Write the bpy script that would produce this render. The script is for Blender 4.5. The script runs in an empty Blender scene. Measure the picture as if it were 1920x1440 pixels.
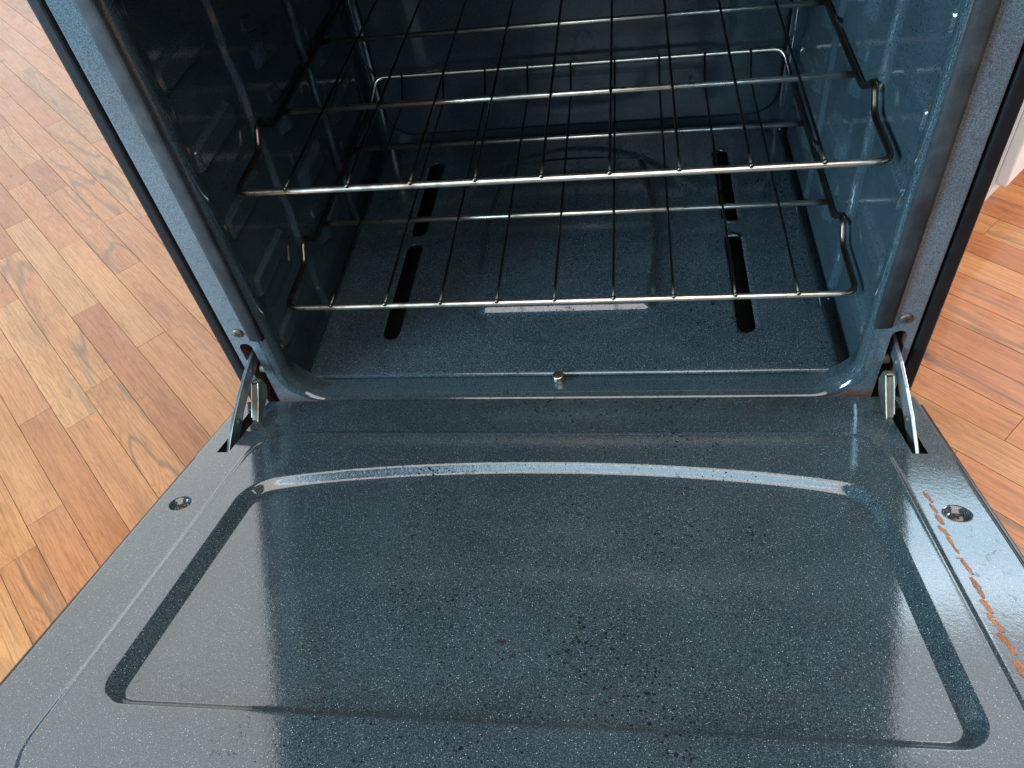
import bpy, bmesh, math, random
from mathutils import Vector, Matrix
random.seed(7)
R = math.radians
S = bpy.context.scene
COL = S.collection

# ------------------------------------------------------------------ camera
cam_data = bpy.data.cameras.new("camera")
cam = bpy.data.objects.new("camera", cam_data)
COL.objects.link(cam)
cam.location = (0.07949, -0.57315, 0.65609)
cam.rotation_euler = (0.73496, 0.11828, 0.09150)
cam_data.sensor_fit = 'HORIZONTAL'
cam_data.sensor_width = 36.0
cam_data.lens = 1462.4 / 1920 * 36.0
cam_data.clip_start = 0.02
cam_data.clip_end = 60
S.camera = cam

# ------------------------------------------------------------------ world, lamps, exposure
world = bpy.data.worlds.new("World")
S.world = world
world.use_nodes = True
world.node_tree.nodes["Background"].inputs[0].default_value = (0.75, 0.88, 1.0, 1)
world.node_tree.nodes["Background"].inputs[1].default_value = 0.11
S.view_settings.view_transform = 'Standard'
S.view_settings.look = 'None'
S.view_settings.exposure = 0.0
S.view_settings.gamma = 1.0
S.view_settings.use_curve_mapping = False
S.cycles.use_denoising = True
S.cycles.max_bounces = 8


def area(name, loc, target, sx, sy, watts, color):
    l = bpy.data.lights.new(name, 'AREA')
    l.shape = 'RECTANGLE'
    l.size = sx
    l.size_y = sy
    l.energy = watts
    l.color = color
    o = bpy.data.objects.new(name, l)
    COL.objects.link(o)
    o.location = loc
    o.rotation_euler = (Vector(target) - Vector(loc)).to_track_quat('-Z', 'Y').to_euler()
    return o


# daylight from a low window to the left of the photographer (cool)
area("window_light_front", (-2.1, -1.35, 0.88), (0.1, 0.1, 0.15), 1.0, 1.1, 195, (0.50, 0.78, 1.0))
# tall bright patio door beyond the left side of the oven
area("window_light_left", (-2.2, 2.6, 1.35), (-0.9, 0.0, 1.25), 3.6, 3.1, 74, (0.98, 0.985, 0.97))
# tall window behind the photographer, mirrored in the pressed slopes
area("window_light_behind", (0.12, -2.1, 1.65), (0.2, 0.2, 0.3), 0.95, 1.5, 27, (0.62, 0.83, 1.0))
# added lamps, right: bluish lower, dimmer upper, to reflect in the door margin
area("reflection_lamp_right", (1.50, 2.3, 1.02), (1.1, 0.0, 0.6), 0.75, 0.52, 8.0, (0.60, 0.82, 1.0))
area("reflection_lamp_right_upper", (2.6, 2.3, 1.80), (1.6, 0.0, 0.6), 3.2, 1.0, 25, (0.93, 0.95, 1.0))
# added lamp to brighten the floor to the right of the oven
area("fill_lamp_right_floor", (2.3, 0.95, 1.35), (0.75, 0.35, -0.28), 0.9, 0.9, 58, (1.0, 0.96, 0.90))
# broad soft kitchen ceiling light
area("ceiling_light", (0.65, -0.70, 2.3), (0.65, -0.70, 0.0), 2.6, 2.4, 86, (1.0, 0.94, 0.86))


# ------------------------------------------------------------------ node helpers
def new_mat(name):
    m = bpy.data.materials.new(name)
    m.use_nodes = True
    nt = m.node_tree
    b = nt.nodes["Principled BSDF"]
    return m, nt, b


def N(nt, t, **kw):
    n = nt.nodes.new(t)
    for k, v in kw.items():
        setattr(n, k, v)
    return n


def ramp(nt, src, stops):
    r = N(nt, 'ShaderNodeValToRGB')
    e = r.color_ramp.elements
    while len(e) < len(stops):
        e.new(0.5)
    for el, (p, c) in zip(e, stops):
        el.position = p
        el.color = c if len(c) == 4 else (*c, 1)
    nt.links.new(src, r.inputs[0])
    return r.outputs[0]


def mixc(nt, fac, a, b, mode='MIX'):
    m = N(nt, 'ShaderNodeMix', data_type='RGBA', blend_type=mode)
    for sock, v in ((m.inputs[0], fac), (m.inputs[6], a), (m.inputs[7], b)):
        if isinstance(v, (int, float)):
            sock.default_value = v
        elif isinstance(v, (tuple, list)):
            sock.default_value = v if len(v) == 4 else (*v, 1)
        else:
            nt.links.new(v, sock)
    return m.outputs[2]


def math_n(nt, op, a, b=0.0, c=0.0):
    m = N(nt, 'ShaderNodeMath', operation=op)
    for i, v in enumerate((a, b, c)):
        if isinstance(v, (int, float)):
            m.inputs[i].default_value = v
        else:
            nt.links.new(v, m.inputs[i])
    return m.outputs[0]


def noise(nt, vec, scale, detail=2.0, rough=0.5, dist=0.0):
    n = N(nt, 'ShaderNodeTexNoise')
    n.inputs['Scale'].default_value = scale
    n.inputs['Detail'].default_value = detail
    n.inputs['Roughness'].default_value = rough
    n.inputs['Distortion'].default_value = dist
    nt.links.new(vec, n.inputs['Vector'])
    return n.outputs['Fac']


def voro(nt, vec, scale):
    n = N(nt, 'ShaderNodeTexVoronoi')
    n.inputs['Scale'].default_value = scale
    nt.links.new(vec, n.inputs['Vector'])
    return n


def enamel(name, fleck=1.0, grime=1.0, rust=None, rough=0.085, light=1.0, film=1.0, centre=None):
    """Dark blue-grey vitreous enamel with pale flecks and burnt specks."""
    m, nt, b = new_mat(name)
    tc = N(nt, 'ShaderNodeTexCoord').outputs['Object']
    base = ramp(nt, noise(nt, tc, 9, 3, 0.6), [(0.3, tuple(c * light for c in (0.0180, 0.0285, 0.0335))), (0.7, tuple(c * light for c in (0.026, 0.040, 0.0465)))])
    fine = ramp(nt, noise(nt, tc, 900, 2, 0.7), [(0.38, (0.55, 0.55, 0.55)), (0.62, (1.5, 1.53, 1.56))])
    col = mixc(nt, 1.0, base, fine, 'MULTIPLY')
    # pale flecks of several sizes
    for sc, thr, dens, c, amt in ((1250, 0.36, 0.66, (0.115, 0.160, 0.18), 0.75), (760, 0.25, 0.91, (0.36, 0.43, 0.46), 0.75)):
        v = voro(nt, tc, sc)
        near = math_n(nt, 'LESS_THAN', v.outputs['Distance'], thr)
        sep = N(nt, 'ShaderNodeSeparateColor')
        nt.links.new(v.outputs['Color'], sep.inputs[0])
        pick = math_n(nt, 'GREATER_THAN', sep.outputs[0], dens)
        f = math_n(nt, 'MULTIPLY', math_n(nt, 'MULTIPLY', near, pick), amt * fleck)
        col = mixc(nt, f, col, c)
    # burnt-on specks
    v = voro(nt, tc, 210)
    wob = noise(nt, tc, 500, 1)
    d = math_n(nt, 'ADD', v.outputs['Distance'], math_n(nt, 'MULTIPLY', wob, 0.22))
    sep = N(nt, 'ShaderNodeSeparateColor')
    nt.links.new(v.outputs['Color'], sep.inputs[0])
    patch = ramp(nt, noise(nt, tc, 11, 2), [(0.38, (0.42, 0.42, 0.42)), (0.66, (1, 1, 1))])
    if centre:      # spatter is thickest in the middle of the panel
        sc_ = N(nt, 'ShaderNodeSeparateXYZ')
        nt.links.new(tc, sc_.inputs[0])
        mr_ = N(nt, 'ShaderNodeMapRange')
        mr_.interpolation_type = 'SMOOTHSTEP'
        mr_.inputs[1].default_value = centre
        mr_.inputs[2].default_value = centre + 0.10
        mr_.inputs[3].default_value = 1.0
        mr_.inputs[4].default_value = 0.30
        nt.links.new(math_n(nt, 'ABSOLUTE', math_n(nt, 'SUBTRACT', sc_.outputs[0], 0.02)), mr_.inputs[0])
        patch = math_n(nt, 'MULTIPLY', patch, mr_.outputs[0])
    size = math_n(nt, 'MULTIPLY', math_n(nt, 'MULTIPLY', sep.outputs[1], patch), 0.31 * grime)
    thr = math_n(nt, 'MULTIPLY', math_n(nt, 'GREATER_THAN', sep.outputs[0], 0.38), size)
    g = math_n(nt, 'LESS_THAN', d, thr)
    col = mixc(nt, math_n(nt, 'MULTIPLY', g, 0.9), col, (0.004, 0.004, 0.005))
    # finer black pepper
    v2 = voro(nt, tc, 430)
    s2 = N(nt, 'ShaderNodeSeparateColor')
    nt.links.new(v2.outputs['Color'], s2.inputs[0])
    t2 = math_n(nt, 'MULTIPLY', math_n(nt, 'MULTIPLY', math_n(nt, 'GREATER_THAN', s2.outputs[0], 0.70), patch), math_n(nt, 'MULTIPLY', s2.outputs[1], 0.48 * grime))
    g2 = math_n(nt, 'LESS_THAN', math_n(nt, 'ADD', v2.outputs['Distance'], math_n(nt, 'MULTIPLY', wob, 0.18)), t2)
    col = mixc(nt, math_n(nt, 'MULTIPLY', g2, 0.85), col, (0.005, 0.0045, 0.0045))
    g = math_n(nt, 'MAXIMUM', g, g2)
    # ragged charred smears
    cn = noise(nt, tc, 120, 5, 0.7, 0.8)
    cz = ramp(nt, noise(nt, tc, 16, 2, 0.5), [(0.52, (0, 0, 0)), (0.66, (1, 1, 1))])
    if centre:
        cz = math_n(nt, 'MULTIPLY', cz, mr_.outputs[0])
    cf = math_n(nt, 'MULTIPLY', ramp(nt, cn, [(0.585, (0, 0, 0)), (0.63, (0.85,) * 3)]), math_n(nt, 'MULTIPLY', cz, min(1.0, grime * 0.7)))
    col = mixc(nt, cf, col, (0.007, 0.006, 0.006))
    # thin brown film of grease in patches
    filmf = ramp(nt, noise(nt, tc, 6.5, 4, 0.65, 0.6), [(0.56, (0, 0, 0)), (0.75, (0.35 * film,) * 3)])
    col = mixc(nt, filmf, col, (0.035, 0.026, 0.020))
    if rust:
        z0, z1 = rust
        sx = N(nt, 'ShaderNodeSeparateXYZ')
        nt.links.new(tc, sx.inputs[0])
        mr = N(nt, 'ShaderNodeMapRange')
        mr.inputs[1].default_value = z0
        mr.inputs[2].default_value = z1
        mr.inputs[3].default_value = 1
        mr.inputs[4].default_value = 0
        nt.links.new(sx.outputs[2], mr.inputs[0])
        side = math_n(nt, 'GREATER_THAN', math_n(nt, 'ABSOLUTE', sx.outputs[0]), 0.30)
        rn = ramp(nt, noise(nt, tc, 45, 4, 0.7), [(0.50, (0, 0, 0)), (0.66, (0.75, 0.75, 0.75))])
        col = mixc(nt, math_n(nt, 'MULTIPLY', math_n(nt, 'MULTIPLY', rn, side), mr.outputs[0]), col, (0.085, 0.040, 0.016))
    nt.links.new(col, b.inputs['Base Color'])
    rr = ramp(nt, noise(nt, tc, 24, 4, 0.7), [(0.3, (rough * 0.8,) * 3), (0.75, (rough * 1.45,) * 3)])
    gg = math_n(nt, 'MAXIMUM', g, cf)
    nt.links.new(math_n(nt, 'MULTIPLY_ADD', gg, -0.46, 0.5), b.inputs['Specular IOR Level'])
    rr2 = mixc(nt, gg, rr, (0.6, 0.6, 0.6))
    nt.links.new(rr2, b.inputs['Roughness'])
    b.inputs['IOR'].default_value = 1.72
    bump = N(nt, 'ShaderNodeBump')
    bump.inputs['Strength'].default_value = 0.07
    bump.inputs['Distance'].default_value = 0.0008
    hsum = math_n(nt, 'ADD', noise(nt, tc, 260, 3, 0.6), math_n(nt, 'MULTIPLY', noise(nt, tc, 1100, 1), 0.3))
    hsum = math_n(nt, 'ADD', hsum, math_n(nt, 'MULTIPLY', g, 0.5))
    nt.links.new(hsum, bump.inputs['Height'])
    nt.links.new(bump.outputs[0], b.inputs['Normal'])
    return m


def plain(name, color, rough, metal=0.0, bump=0.0, bscale=200, var=0.0, ior=1.5):
    m, nt, b = new_mat(name)
    tc = N(nt, 'ShaderNodeTexCoord').outputs['Object']
    lo = tuple(c * (1 - var) for c in color)
    hi = tuple(min(1, c * (1 + var)) for c in color)
    nt.links.new(ramp(nt, noise(nt, tc, 30, 4, 0.65), [(0.3, lo), (0.7, hi)]), b.inputs['Base Color'])
    b.inputs['Metallic'].default_value = metal
    nt.links.new(ramp(nt, noise(nt, tc, 55, 3), [(0.3, (rough * 0.8,) * 3), (0.7, (min(1, rough * 1.25),) * 3)]), b.inputs['Roughness'])
    b.inputs['IOR'].default_value = ior
    if bump:
        bp = N(nt, 'ShaderNodeBump')
        bp.inputs['Strength'].default_value = bump
        bp.inputs['Distance'].default_value = 0.001
        nt.links.new(noise(nt, tc, bscale, 3), bp.inputs['Height'])
        nt.links.new(bp.outputs[0], b.inputs['Normal'])
    return m


def wire_mat(name="nickel_wire", k=1.0):
    m, nt, b = new_mat(name)
    tc = N(nt, 'ShaderNodeTexCoord').outputs['Object']
    c0 = ramp(nt, noise(nt, tc, 40, 3), [(0.3, (0.66 * k, 0.57 * k, 0.45 * k)), (0.7, (0.86 * k, 0.79 * k, 0.68 * k))])
    sxw = N(nt, 'ShaderNodeSeparateXYZ')
    nt.links.new(tc, sxw.inputs[0])
    side_tint = ramp(nt, math_n(nt, 'ABSOLUTE', sxw.outputs[0]), [(0.300, (1, 1, 1)), (0.309, (0.22, 0.19, 0.17))])
    if k == 1.0:    # side wires are multiplied darker and browner than the bars
        c0 = mixc(nt, 1.0, c0, side_tint, 'MULTIPLY')
    burn = ramp(nt, noise(nt, tc, 210, 5, 0.75), [(0.66, (0, 0, 0)), (0.70, (1, 1, 1))])
    zone = ramp(nt, noise(nt, tc, 14, 2), [(0.52, (0, 0, 0)), (0.62, (1, 1, 1))])
    f = math_n(nt, 'MULTIPLY', burn, zone)
    nt.links.new(mixc(nt, f, c0, (0.02, 0.014, 0.01)), b.inputs['Base Color'])
    nt.links.new(math_n(nt, 'SUBTRACT', 1.0, f), b.inputs['Metallic'])
    nt.links.new(ramp(nt, noise(nt, tc, 120, 3), [(0.3, (0.27,) * 3), (0.75, (0.38,) * 3)]), b.inputs['Roughness'])
    return m


def wood_mat():
    m, nt, b = new_mat("oiled_wood")
    uv = N(nt, 'ShaderNodeUVMap', uv_map="grain").outputs[0]
    at = N(nt, 'ShaderNodeAttribute', attribute_name="tone")
    sep = N(nt, 'ShaderNodeSeparateColor')
    nt.links.new(at.outputs['Color'], sep.inputs[0])
    tone, tone2 = sep.outputs[0], sep.outputs[1]
    base = ramp(nt, tone, [(0.0, (0.28, 0.088, 0.030)), (0.2, (0.365, 0.128, 0.043)), (0.42, (0.425, 0.172, 0.060)),
                           (0.62, (0.385, 0.138, 0.050)), (0.8, (0.44, 0.198, 0.073)), (1.0, (0.31, 0.135, 0.052))])

    def mapped(sx, sy):
        mp = N(nt, 'ShaderNodeMapping')
        mp.inputs['Scale'].default_value = (sx, sy, 1)
        nt.links.new(uv, mp.inputs[0])
        return mp.outputs[0]
    # broad cathedral figure: warped bands
    warp = N(nt, 'ShaderNodeTexNoise')
    warp.inputs['Scale'].default_value = 1.0
    warp.inputs['Detail'].default_value = 2.0
    nt.links.new(mapped(3.6, 24), warp.inputs['Vector'])
    rings = math_n(nt, 'MULTIPLY', warp.outputs['Fac'], 15.0)
    rings = math_n(nt, 'FRACT', rings)
    rings = math_n(nt, 'MULTIPLY', math_n(nt, 'ABSOLUTE', math_n(nt, 'SUBTRACT', rings, 0.5)), 2.0)
    ringc = ramp(nt, rings, [(0.0, (0.66, 0.58, 0.52)), (0.30, (0.93, 0.92, 0.91)), (1.0, (1.07, 1.07, 1.07))])
    col = mixc(nt, math_n(nt, 'ADD', math_n(nt, 'MULTIPLY', tone2, 0.55), 0.18), base, mixc(nt, 1.0, base, ringc, 'MULTIPLY'))
    # long fine fibres
    fib = noise(nt, mapped(9, 330), 1.0, 4, 0.7)
    col = mixc(nt, 0.8, col, mixc(nt, 1.0, col, ramp(nt, fib, [(0.30, (0.52, 0.46, 0.41)), (0.55, (1.04, 1.04, 1.04)), (0.8, (1.14, 1.12, 1.08))]), 'MULTIPLY'))
    pores = noise(nt, mapped(60, 900), 1.0, 2, 0.6)
    col = mixc(nt, 0.55, col, mixc(nt, 1.0, col, ramp(nt, pores, [(0.34, (0.55, 0.48, 0.42)), (0.45, (1, 1, 1))]), 'MULTIPLY'))
    # colour drift along the board
    dr = noise(nt, mapped(3.2, 26), 1.0, 3, 0.55)
    col = mixc(nt, 0.75, col, mixc(nt, 1.0, col, ramp(nt, dr, [(0.25, (0.74, 0.62, 0.52)), (0.5, (1, 1, 1)), (0.8, (1.18, 1.18, 1.1))]), 'MULTIPLY'))
    # grey-brown mineral streaks
    mn = noise(nt, mapped(2.6, 42), 1.0, 4, 0.6, 0.35)
    ms = ramp(nt, mn, [(0.60, (0, 0, 0)), (0.67, (0.75,) * 3), (0.78, (0.5,) * 3)])
    ms = math_n(nt, 'MULTIPLY', ms, ramp(nt, tone2, [(0.62, (0, 0, 0)), (0.75, (1, 1, 1))]))
    col = mixc(nt, ms, col, (0.14, 0.09, 0.062))
    # thin dark vein
    vn = math_n(nt, 'ABSOLUTE', math_n(nt, 'SUBTRACT', noise(nt, mapped(1.9, 15), 1.0, 2, 0.4, 0.15), 0.5))
    vs = ramp(nt, vn, [(0.0, (0.72,) * 3), (0.012, (0.45,) * 3), (0.022, (0, 0, 0))])
    vs = math_n(nt, 'MULTIPLY', vs, math_n(nt, 'GREATER_THAN', tone2, 0.78))
    col = mixc(nt, vs, col, (0.12, 0.062, 0.035))
    # knots
    kv = N(nt, 'ShaderNodeTexVoronoi')
    kv.inputs['Scale'].default_value = 1.0
    nt.links.new(mapped(9, 17), kv.inputs['Vector'])
    ks = N(nt, 'ShaderNodeSeparateColor')
    nt.links.new(kv.outputs['Color'], ks.inputs[0])
    kd = math_n(nt, 'DIVIDE', kv.outputs['Distance'], math_n(nt, 'MAXIMUM', math_n(nt, 'SUBTRACT', ks.outputs[0], 0.60), 0.001))
    kf = ramp(nt, kd, [(0.10, (0.92,) * 3), (0.22, (0.75,) * 3), (0.4, (0.28,) * 3), (0.85, (0, 0, 0))])
    col = mixc(nt, kf, col, (0.085, 0.042, 0.025))
    nt.links.new(col, b.inputs['Base Color'])
    nt.links.new(ramp(nt, noise(nt, mapped(18, 40), 1.0, 3), [(0.3, (0.36,) * 3), (0.7, (0.48,) * 3)]), b.inputs['Roughness'])
    b.inputs['Coat Weight'].default_value = 0.32
    b.inputs['Coat Roughness'].default_value = 0.10
    bp = N(nt, 'ShaderNodeBump')
    bp.inputs['Strength'].default_value = 0.12
    bp.inputs['Distance'].default_value = 0.0006
    nt.links.new(math_n(nt, 'ADD', fib, noise(nt, mapped(6, 12), 1.0, 2)), bp.inputs['Height'])
    nt.links.new(bp.outputs[0], b.inputs['Normal'])
    return m


M_EN = enamel("speckled_enamel", grime=1.6)
M_DOOR = enamel("door_enamel", fleck=1.0, grime=1.6, centre=0.14)
M_FRAME = enamel("frame_enamel", rust=(0.03, 0.11), grime=0.5, fleck=0.4, light=2.1, film=0.0, rough=0.2)  # same enamel, base lightened to stand in for light on the frame
M_WALL = enamel("wall_enamel", fleck=0.25, grime=1.1, light=1.3, film=0.6, rough=0.05)
M_BACK = enamel("back_enamel", fleck=0.4, grime=0.9, light=1.15, film=0.5, rough=0.16)
M_BACK.node_tree.nodes["Principled BSDF"].inputs["IOR"].default_value = 1.45
M_WIRE = wire_mat()
M_ROD = wire_mat("dark_reflection_wire", 0.14)  # dark oven reflections on the rods painted into their colour
M_WOOD = wood_mat()
M_BLACK = plain("black_side_paint", (0.004, 0.0045, 0.0055), 0.55, bump=0.25, bscale=160, var=0.3, ior=1.3)
M_GLASSBLK = plain("black_door_trim", (0.004, 0.004, 0.005), 0.2)
M_GASKET = plain("grey_gasket", (0.026, 0.026, 0.027), 0.8, bump=0.55, bscale=900, var=0.45, ior=1.35)
M_STEEL = plain("hinge_steel", (0.30, 0.36, 0.40), 0.34, metal=0.9, bump=0.2, bscale=300, var=0.25)
M_ZINC = plain("zinc_plated_steel", (0.40, 0.38, 0.31), 0.42, metal=1.0, bump=0.3, bscale=400, var=0.35)
M_CLIP = plain("dark_dull_steel", (0.10, 0.095, 0.08), 0.55, metal=0.7, bump=0.4, bscale=500, var=0.5)  # darker, rougher steel for the clip face
M_SCREW = plain("tarnished_screw", (0.13, 0.105, 0.085), 0.55, metal=0.8, var=0.4)
M_PIN = plain("brass_tinted_pin", (0.50, 0.43, 0.35), 0.32, metal=1.0, var=0.25)
M_DARK = plain("recess_black", (0.006, 0.005, 0.005), 0.85)  # even near-black; also paints the shade inside screw slots
M_RUST = plain("rusty_steel", (0.07, 0.034, 0.018), 0.75, bump=0.4, bscale=300, var=0.5)
M_STAIN = plain("baked_on_brown", (0.27, 0.105, 0.036), 0.5, bump=0.6, bscale=900, var=0.6)
_nt = M_STAIN.node_tree
_tc = N(_nt, 'ShaderNodeTexCoord').outputs['Object']
_nt.links.new(ramp(_nt, noise(_nt, _tc, 420, 4, 0.7), [(0.30, (0, 0, 0)), (0.48, (0.8,) * 3)]), _nt.nodes["Principled BSDF"].inputs["Alpha"])
M_WHITE = plain("white_cabinet_paint", (0.86, 0.86, 0.86), 0.35, bump=0.05, var=0.03)
M_SUB = plain("wood_gap_brown", (0.05, 0.028, 0.014), 0.8)  # dark brown sheet under the boards, seen in their joints


# ------------------------------------------------------------------ object helpers
def obj(name, mesh, mat, parent=None, smooth=True):
    o = bpy.data.objects.new(name, mesh)
    COL.objects.link(o)
    if mat and not mesh.materials:
        mesh.materials.append(mat)
    if smooth:
        for p in mesh.polygons:
            p.use_smooth = True
    if parent:
        o.parent = parent
    return o


def pyd(name, verts, faces, mat, parent=None, smooth=True):
    me = bpy.data.meshes.new(name)
    me.from_pydata(verts, [], faces)
    me.validate()
    bm = bmesh.new()
    bm.from_mesh(me)
    bmesh.ops.recalc_face_normals(bm, faces=bm.faces)
    bm.to_mesh(me)
    bm.free()
    return obj(name, me, mat, parent, smooth)


def grid_mesh(name, P, us, vs, skip, mat, parent=None, flip=False):
    """P(i,j)->xyz over a grid; skip(i,j) drops a cell."""
    nu, nv = len(us), len(vs)
    verts = [P(i, j) for j in range(nv) for i in range(nu)]
    faces = []
    for j in range(nv - 1):
        for i in range(nu - 1):
            if skip and skip(i, j):
                continue
            f = (j * nu + i, j * nu + i + 1, (j + 1) * nu + i + 1, (j + 1) * nu + i)
            faces.append(f[::-1] if flip else f)
    me = bpy.data.meshes.new(name)
    me.from_pydata(verts, [], faces)
    bm = bmesh.new()
    bm.from_mesh(me)
    bmesh.ops.delete(bm, geom=[v for v in bm.verts if not v.link_faces], context='VERTS')
    bm.to_mesh(me)
    bm.free()
    return obj(name, me, mat, parent)


def empty(name, loc, label, cat, group=None):
    o = bpy.data.objects.new(name, None)
    COL.objects.link(o)
    o.location = loc
    o["label"] = label
    o["category"] = cat
    if group:
        o["group"] = group
    return o


def box_bm(bm, x0, x1, y0, y1, z0, z1, bev=0.0, seg=2, mat4=None):
    r = bmesh.ops.create_cube(bm, size=1.0)
    vs = r['verts']
    for v in vs:
        v.co = Vector(((x0 + x1) / 2 + v.co.x * (x1 - x0), (y0 + y1) / 2 + v.co.y * (y1 - y0), (z0 + z1) / 2 + v.co.z * (z1 - z0)))
    if bev:
        es = list({e for v in vs for e in v.link_edges})
        rb = bmesh.ops.bevel(bm, geom=es, offset=bev, segments=seg, affect='EDGES', profile=0.5)
        vs = list({v for f in rb['faces'] for v in f.verts} | {v for v in vs if v.is_valid})
    if mat4:
        bmesh.ops.transform(bm, matrix=mat4, verts=vs)
    return vs


def box(name, ext, mat, parent=None, bev=0.0, seg=2, mat4=None):
    bm = bmesh.new()
    box_bm(bm, *ext, bev=bev, seg=seg, mat4=mat4)
    me = bpy.data.meshes.new(name)
    bm.to_mesh(me)
    bm.free()
    return obj(name, me, mat, parent, smooth=False)


def prism(name, poly, axis, a, b, mat, parent=None, bev=0.0):
    """Extrude a 2D polygon. axis 'x': poly in (y,z)."""
    bm = bmesh.new()
    vs = [bm.verts.new((a, p[0], p[1]) if axis == 'x' else (p[0], p[1], a)) for p in poly]
    f = bm.faces.new(vs)
    r = bmesh.ops.extrude_face_region(bm, geom=[f])
    d = Vector((b - a, 0, 0)) if axis == 'x' else Vector((0, 0, b - a))
    bmesh.ops.translate(bm, vec=d, verts=[g for g in r['geom'] if isinstance(g, bmesh.types.BMVert)])
    bmesh.ops.recalc_face_normals(bm, faces=bm.faces)
    if bev:
        bmesh.ops.bevel(bm, geom=list(bm.edges), offset=bev, segments=2, affect='EDGES', profile=0.5)
    me = bpy.data.meshes.new(name)
    bm.to_mesh(me)
    bm.free()
    return obj(name, me, mat, parent, smooth=False)


def fillet(pts, rads, n=5):
    out = []
    L = len(pts)
    for i in range(L):
        p = Vector(pts[i])
        r = rads[i]
        if r <= 0 or i in (0, L - 1):
            out.append(p)
            continue
        a = (Vector(pts[i - 1]) - p)
        b = (Vector(pts[i + 1]) - p)
        t = min(r, a.length * 0.45, b.length * 0.45)
        p0 = p + a.normalized() * t
        p1 = p + b.normalized() * t
        for k in range(n + 1):
            s = k / n
            out.append(p0 * (1 - s) ** 2 + p * 2 * s * (1 - s) + p1 * s * s)
    return out


def tube_data(pts, r, seg=10, closed=False, cap=True):
    pts = [Vector(p) for p in pts]
    n = len(pts)
    verts, faces = [], []
    prev = None
    for i in range(n):
        if closed:
            t = (pts[(i + 1) % n] - pts[i - 1])
        else:
            t = pts[min(i + 1, n - 1)] - pts[max(i - 1, 0)]
        t.normalize()
        if prev is None:
            ref = Vector((0, 0, 1)) if abs(t.z) < 0.9 else Vector((1, 0, 0))
            nrm = t.cross(ref).normalized()
        else:
            nrm = (prev - t * prev.dot(t)).normalized()
        prev = nrm
        bi = t.cross(nrm)
        for k in range(seg):
            a = 2 * math.pi * k / seg
            verts.append(tuple(pts[i] + nrm * (math.cos(a) * r) + bi * (math.sin(a) * r)))
    m = n if closed else n - 1
    for i in range(m):
        j = (i + 1) % n
        for k in range(seg):
            k2 = (k + 1) % seg
            faces.append((i * seg + k, i * seg + k2, j * seg + k2, j * seg + k))
    if cap and not closed:
        faces.append(tuple(range(seg))[::-1])
        faces.append(tuple(range((n - 1) * seg, n * seg)))
    return verts, faces


def lathe(name, prof, mat, parent=None, seg=24, mat4=None):
    """prof: list of (r, z), revolved round z."""
    verts, faces = [], []
    for (r, z) in prof:
        for k in range(seg):
            a = 2 * math.pi * k / seg
            verts.append((r * math.cos(a), r * math.sin(a), z))
    for i in range(len(prof) - 1):
        for k in range(seg):
            k2 = (k + 1) % seg
            faces.append((i * seg + k, i * seg + k2, (i + 1) * seg + k2, (i + 1) * seg + k))
    faces.append(tuple(range((len(prof) - 1) * seg, len(prof) * seg)))
    me = bpy.data.meshes.new(name)
    me.from_pydata(verts, [], faces)
    if mat4:
        me.transform(mat4)
    return obj(name, me, mat, parent)


def sst(a, b, x):
    t = max(0.0, min(1.0, (x - a) / (b - a)))
    return t * t * (3 - 2 * t)


def rrect(x, y, cx, cy, hx, hy, r):
    """signed distance to a rounded rectangle (negative inside)"""
    qx, qy = abs(x - cx) - hx + r, abs(y - cy) - hy + r
    return math.hypot(max(qx, 0), max(qy, 0)) + min(max(qx, qy), 0) - r


def merge_lines(lo, hi, step, extra=(), dense=()):
    """sorted grid lines: regular step, must-have lines, dense ranges (a,b,step)"""
    must = sorted(set([lo, hi] + list(extra)))
    L = set()
    x = lo
    while x < hi:
        L.add(round(x, 6))
        x += step
    for a, b, s in dense:
        x = a
        while x <= b + 1e-9:
            L.add(round(x, 6))
            x += s
    out = [v for v in L if lo <= v <= hi and all(abs(v - m) > 0.0006 for m in must)] + must
    out = sorted(set(out))
    res = [out[0]]
    for v in out[1:]:
        if v - res[-1] > 0.0004 or v in must:
            res.append(v)
    return res


# ================================================================== THE SETTING: FLOOR
FZ = -0.28
floor_me = bpy.data.meshes.new("floor")
floor_me.from_pydata([(-4, -3, FZ - 0.014), (4, -3, FZ - 0.014), (4, 5, FZ - 0.014), (-4, 5, FZ - 0.014)], [], [(0, 1, 2, 3)])
floor = obj("floor", floor_me, M_SUB, None, False)
floor["kind"] = "structure"
floor["label"] = "warm brown strip wood floor laid diagonally to the oven"

U = Vector((math.cos(R(-43)), math.sin(R(-43)), 0))
V = Vector((-U.y, U.x, 0))
PW = 0.0577
V0 = -0.465
known = {  # row -> end joints measured along the boards
    -1: [-0.825], 0: [-0.751], 2: [-1.04], 3: [-0.849], 4: [-1.10], 5: [-1.31],
}
tones = {(-1, 1): 0.16, (0, 0): 0.80, (0, 1): 0.55, (1, 0): 0.45, (3, 1): 0.55, (2, 0): 0.85, (2, 1): 0.1}


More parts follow.
